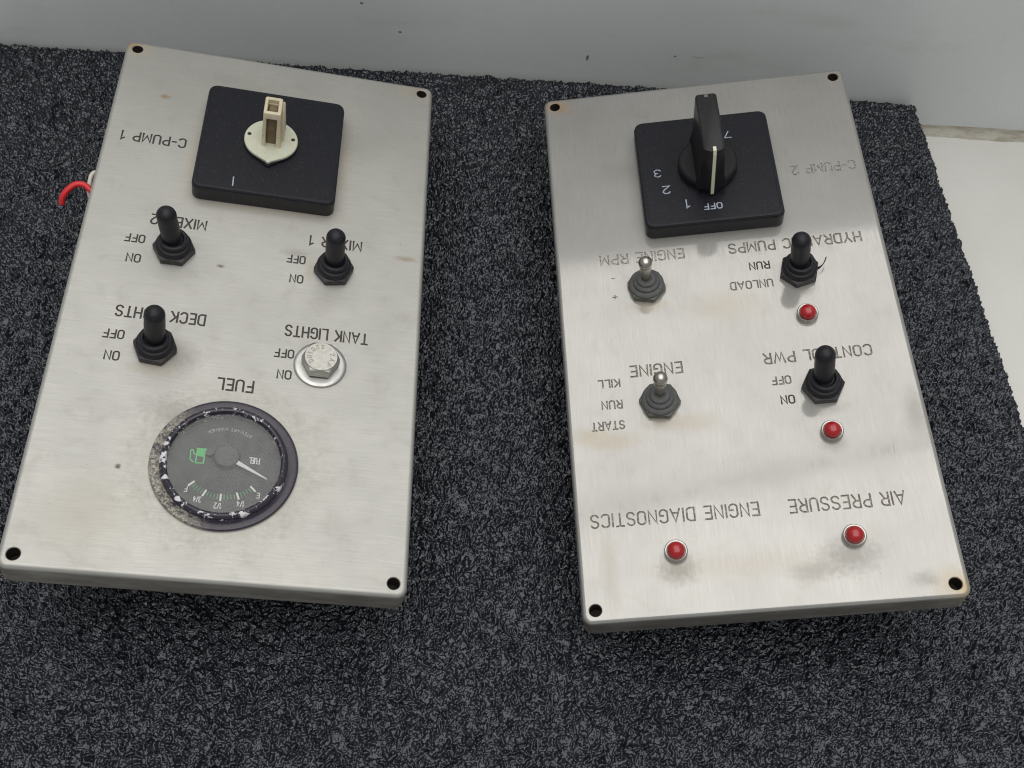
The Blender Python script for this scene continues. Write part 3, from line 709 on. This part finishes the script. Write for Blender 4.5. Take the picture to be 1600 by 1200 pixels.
# black bar handle
g = G()
td2 = lambda r_, p, z: at(teardrop(r_, p, CY, flat=1.0), z)
g.loft([td2(14.2, 17.8, 6.3), td2(14.5, 18.1, 7.0), td2(14.5, 18.1, 10.2), td2(14.2, 17.6, 11.2), td2(13.4, 16.5, 11.9)])
kb = g.obj("knob", M_HANDLE, rot_r); kb['label'] = "black pointed knob with tall bar handle"
def bar(hw, y0, y1, z, c=1.3, nose=2.0):
    """plan outline of the bar, blunt wedge towards -y"""
    xs_ = [(hw, y0 + nose), (hw, y1 - c), (hw - c*.3, y1 - c*.3), (hw - c, y1), (-hw + c, y1), (-hw + c*.3, y1 - c*.3), (-hw, y1 - c), (-hw, y0 + nose), (-hw + 1.2, y0 + nose*.45), (-hw*.35, y0), (hw*.35, y0), (hw - 1.2, y0 + nose*.45)]
    return [(x, y, z) for x, y in xs_]
g = G()
g.loft([bar(7.4, 64.4, 97.5, 11.0), bar(6.2, 64.3, 98.6, 14.0), bar(5.7, 64.2, 99.0, 18.0), bar(5.3, 63.9, 99.3, 30), bar(5.1, 63.7, 99.5, 39.0), bar(4.9, 63.9, 99.3, 39.6), bar(4.4, 64.5, 98.8, 40.0)])
hd = g.obj("bar_handle", M_HANDLE, kb, auto=28)
g = G(); g.loft([[(-.75, 64.2, 8.6), (.75, 64.2, 8.6), (.75, 63.0, 8.6), (-.75, 63.0, 8.6)], [(-.75, 64.6, 37.5), (.75, 64.6, 37.5), (.75, 63.35, 37.5), (-.75, 63.35, 37.5)],
                 [(-.75, 66.2, 40.15), (.75, 66.2, 40.15), (.75, 63.9, 40.0), (-.75, 63.9, 40.0)]])
g.obj("pointer_line", M_IVORY, kb, smooth=False)
g = G(); box(g, -.9, .9, 97.0, 98.7, 39.9, 40.06, .05); g.obj("end_mark", simple("grey_mark", (.12, .12, .12), .5).m, kb)

for o in list(rot_l.children) + list(rot_r.children):
    if not o.name.startswith("cover_plate"): o.location = (0, -1.5*MM, 3.0*MM)
# --- fuel gauge
GY = -92.8
g = G()
g.lathe([(29.6, 0.02), (30.2, .4), (30.3, 1.0), (29.9, 1.6), (29.0, 1.9), (27.2, 1.6), (26.4, 1.3), (25.9, 1.4)], 96, cap1=False)
g.lathe([(26.0, -54), (26.4, -52), (26.4, -1.6)], 48, cap0=True, cap1=False)
ga = g.obj("fuel_gauge", M_BEZEL_OUT, PANEL_L); mm(ga, 0, GY); ga['label'] = "round fuel gauge in a chipped purple black bezel"
g = G(); g.lathe([(26.0, 1.3), (26.15, 2.2), (25.9, 3.4), (25.2, 4.3), (24.4, 4.55), (23.7, 4.3), (23.3, 3.7), (23.1, 2.4), (23.0, -1.5)], 96, cap1=False); g.obj("bezel_ring", M_BEZEL_IN, ga)
g = G(); g.lathe([(23.0, -1.3), (.1, -1.0)], 64); g.obj("dial", M_DIAL, ga, smooth=False)
g = G(); g.lathe([(23.05, 2.7), (22, 2.8), (.1, 3.0)], 64); g.obj("glass", M_GLASS, ga)
PC = (.3, 3.2)
g = G(); g.lathe([(5.3, -1), (5.2, 1.6), (4.8, 2.0), (.1, 2.0)], 40, c=(.5, 3.6)); g.lathe([(1.7, -1), (1.7, 1.0), (.1, 1.0)], 20, c=(-6.6, 5.2)); g.obj("hub", M_HUB, ga)
nd = Vector((18.1 - .5, -5.3 - 3.6)).normalized(); px_ = Vector((-nd.y, nd.x)); c0 = Vector((.5, 3.6))
g = G(); a_, b_ = c0 + nd*5.1, c0 + nd*19.6
g.loft([[(*(a_ + px_*1.0), .9), (*(a_ - px_*1.0), .9), (*(b_ - px_*.22), .9), (*(b_ + px_*.22), .9)], [(*(a_ + px_*.9), 1.3), (*(a_ - px_*.9), 1.3), (*(b_ - px_*.2), 1.3), (*(b_ + px_*.2), 1.3)]])
g.obj("needle", M_WHITE, ga, smooth=False)
def tick(a, r0_, r1_, hw): c, s_ = math.cos(math.radians(a)), math.sin(math.radians(a)); return ribbon([(PC[0] + r0_*c, PC[1] + r0_*s_), (PC[0] + r1_*c, PC[1] + r1_*s_)], hw)
ZD = -.90
print_obj("white_ticks", sum([tick(-45 - 22.5*i, 16.3, 19.0, .42) for i in range(5)], []), ZD, M_WHITE, ga)
gt = []
for i in range(4):
    for j in range(1, 5): gt += tick(-45 - 22.5*i - 4.5*j, 16.5, 18.4, .2)
print_obj("green_ticks", gt, ZD, M_GREENDIM, ga)
def dial_text(txt, cx, cy, wd, h, hw=.17):
    print_obj("dial_lettering", text_quads(txt, cx + wd/2, cy + h/2, wd, h, hw), ZD, M_WHITE, ga, "dial lettering " + txt)
dial_text("FUEL", 11.9, 3.8, 4.6, 3.0, .2); dial_text("F", -14.0, -12.0, 1.4, 2.6); dial_text("3/4", -8.9, -16.2, 3.3, 2.8); dial_text("1/2", -.4, -18.3, 3.2, 2.8); dial_text("1/4", 8.6, -16.6, 3.3, 2.8); dial_text("E", 15.2, -12.1, 1.4, 2.6)
# arc of small letters along the dial edge; tops towards the centre
word = "STEWART WARNER"; st, nat = layout(word); q = []; r_b = 18.2; a0, a1 = 57.5, 119.0; hh_ = 1.35
for s in st:
    pts = []
    for u, v_ in s:
        a = math.radians(a0 + (a1 - a0)*u/nat); rr = r_b - hh_*v_; pts.append((rr*math.cos(a), rr*math.sin(a)))
    q += ribbon(pts, .10)
print_obj("dial_lettering", q, ZD, simple("dim_white", (.34, .35, .35), .5).m, ga, "maker's name in small arched letters")
# pump symbol (turned half round like the lettering)
ps = [[(-8.2, .3), (-12.0, .0), (-12.2, 1.0), (-8.3, 1.3)]]
q = ribbon([(-8.7, 6.9), (-8.7, .5), (-11.9, .3), (-11.9, 6.9), (-8.7, 6.9)], .28)
q += [[(-8.7, 6.9), (-8.7, 3.4), (-11.9, 3.4), (-11.9, 6.9)], [(-7.7, 7.35), (-7.7, 6.7), (-12.3, 6.7), (-12.3, 7.35)]]
q += ribbon([(-12.0, 4.2), (-12.9, 4.3), (-13.3, 5.2), (-13.5, 6.2), (-14.3, 6.2), (-14.6, 5.2), (-14.3, 3.6), (-14.4, 2.2), (-13.6, 1.2), (-12.9, .6)], .26)
print_obj("pump_symbol", q, ZD, M_GREEN, ga, "green fuel pump symbol")

# --- wires leaving under the left panel's edge
wr = tube("wire", [(-60, 40, -16), (-72, 46, -14), (-80, 49.4, -9), (-84.2, 52.2, -8.0), (-88.4, 52.0, -8.5), (-91.8, 49.4, -10.5), (-93.6, 47.0, -13), (-94.0, 45.6, -16)], 1.5, M_REDWIRE, PANEL_L); wr['label'] = "red wire looping out from under the edge"
ww = tube("wire", [(-66, 68, -14), (-76, 65, -13), (-80.6, 62.6, -10), (-82.4, 60.8, -10), (-83.0, 57, -12), (-82.2, 52, -16), (-76, 47, -22), (-68, 44, -26)], 1.05, M_WHITEWIRE, PANEL_L); ww['label'] = "white wire beside the red one"
# loom under the right panel, which it rests on
tube("wire_loom", [(-36, 0, -36), (-20, -30, -44), (5, -70, -49), (36, -90, -40), (36, -112, -20)], 5.0, M_BLACK, PANEL_R)
tube("wire_loom", [(36, -20, -36), (24, -60, -44), (-5, -90, -48), (-36, -112, -20)], 5.0, M_BLACK, PANEL_R)
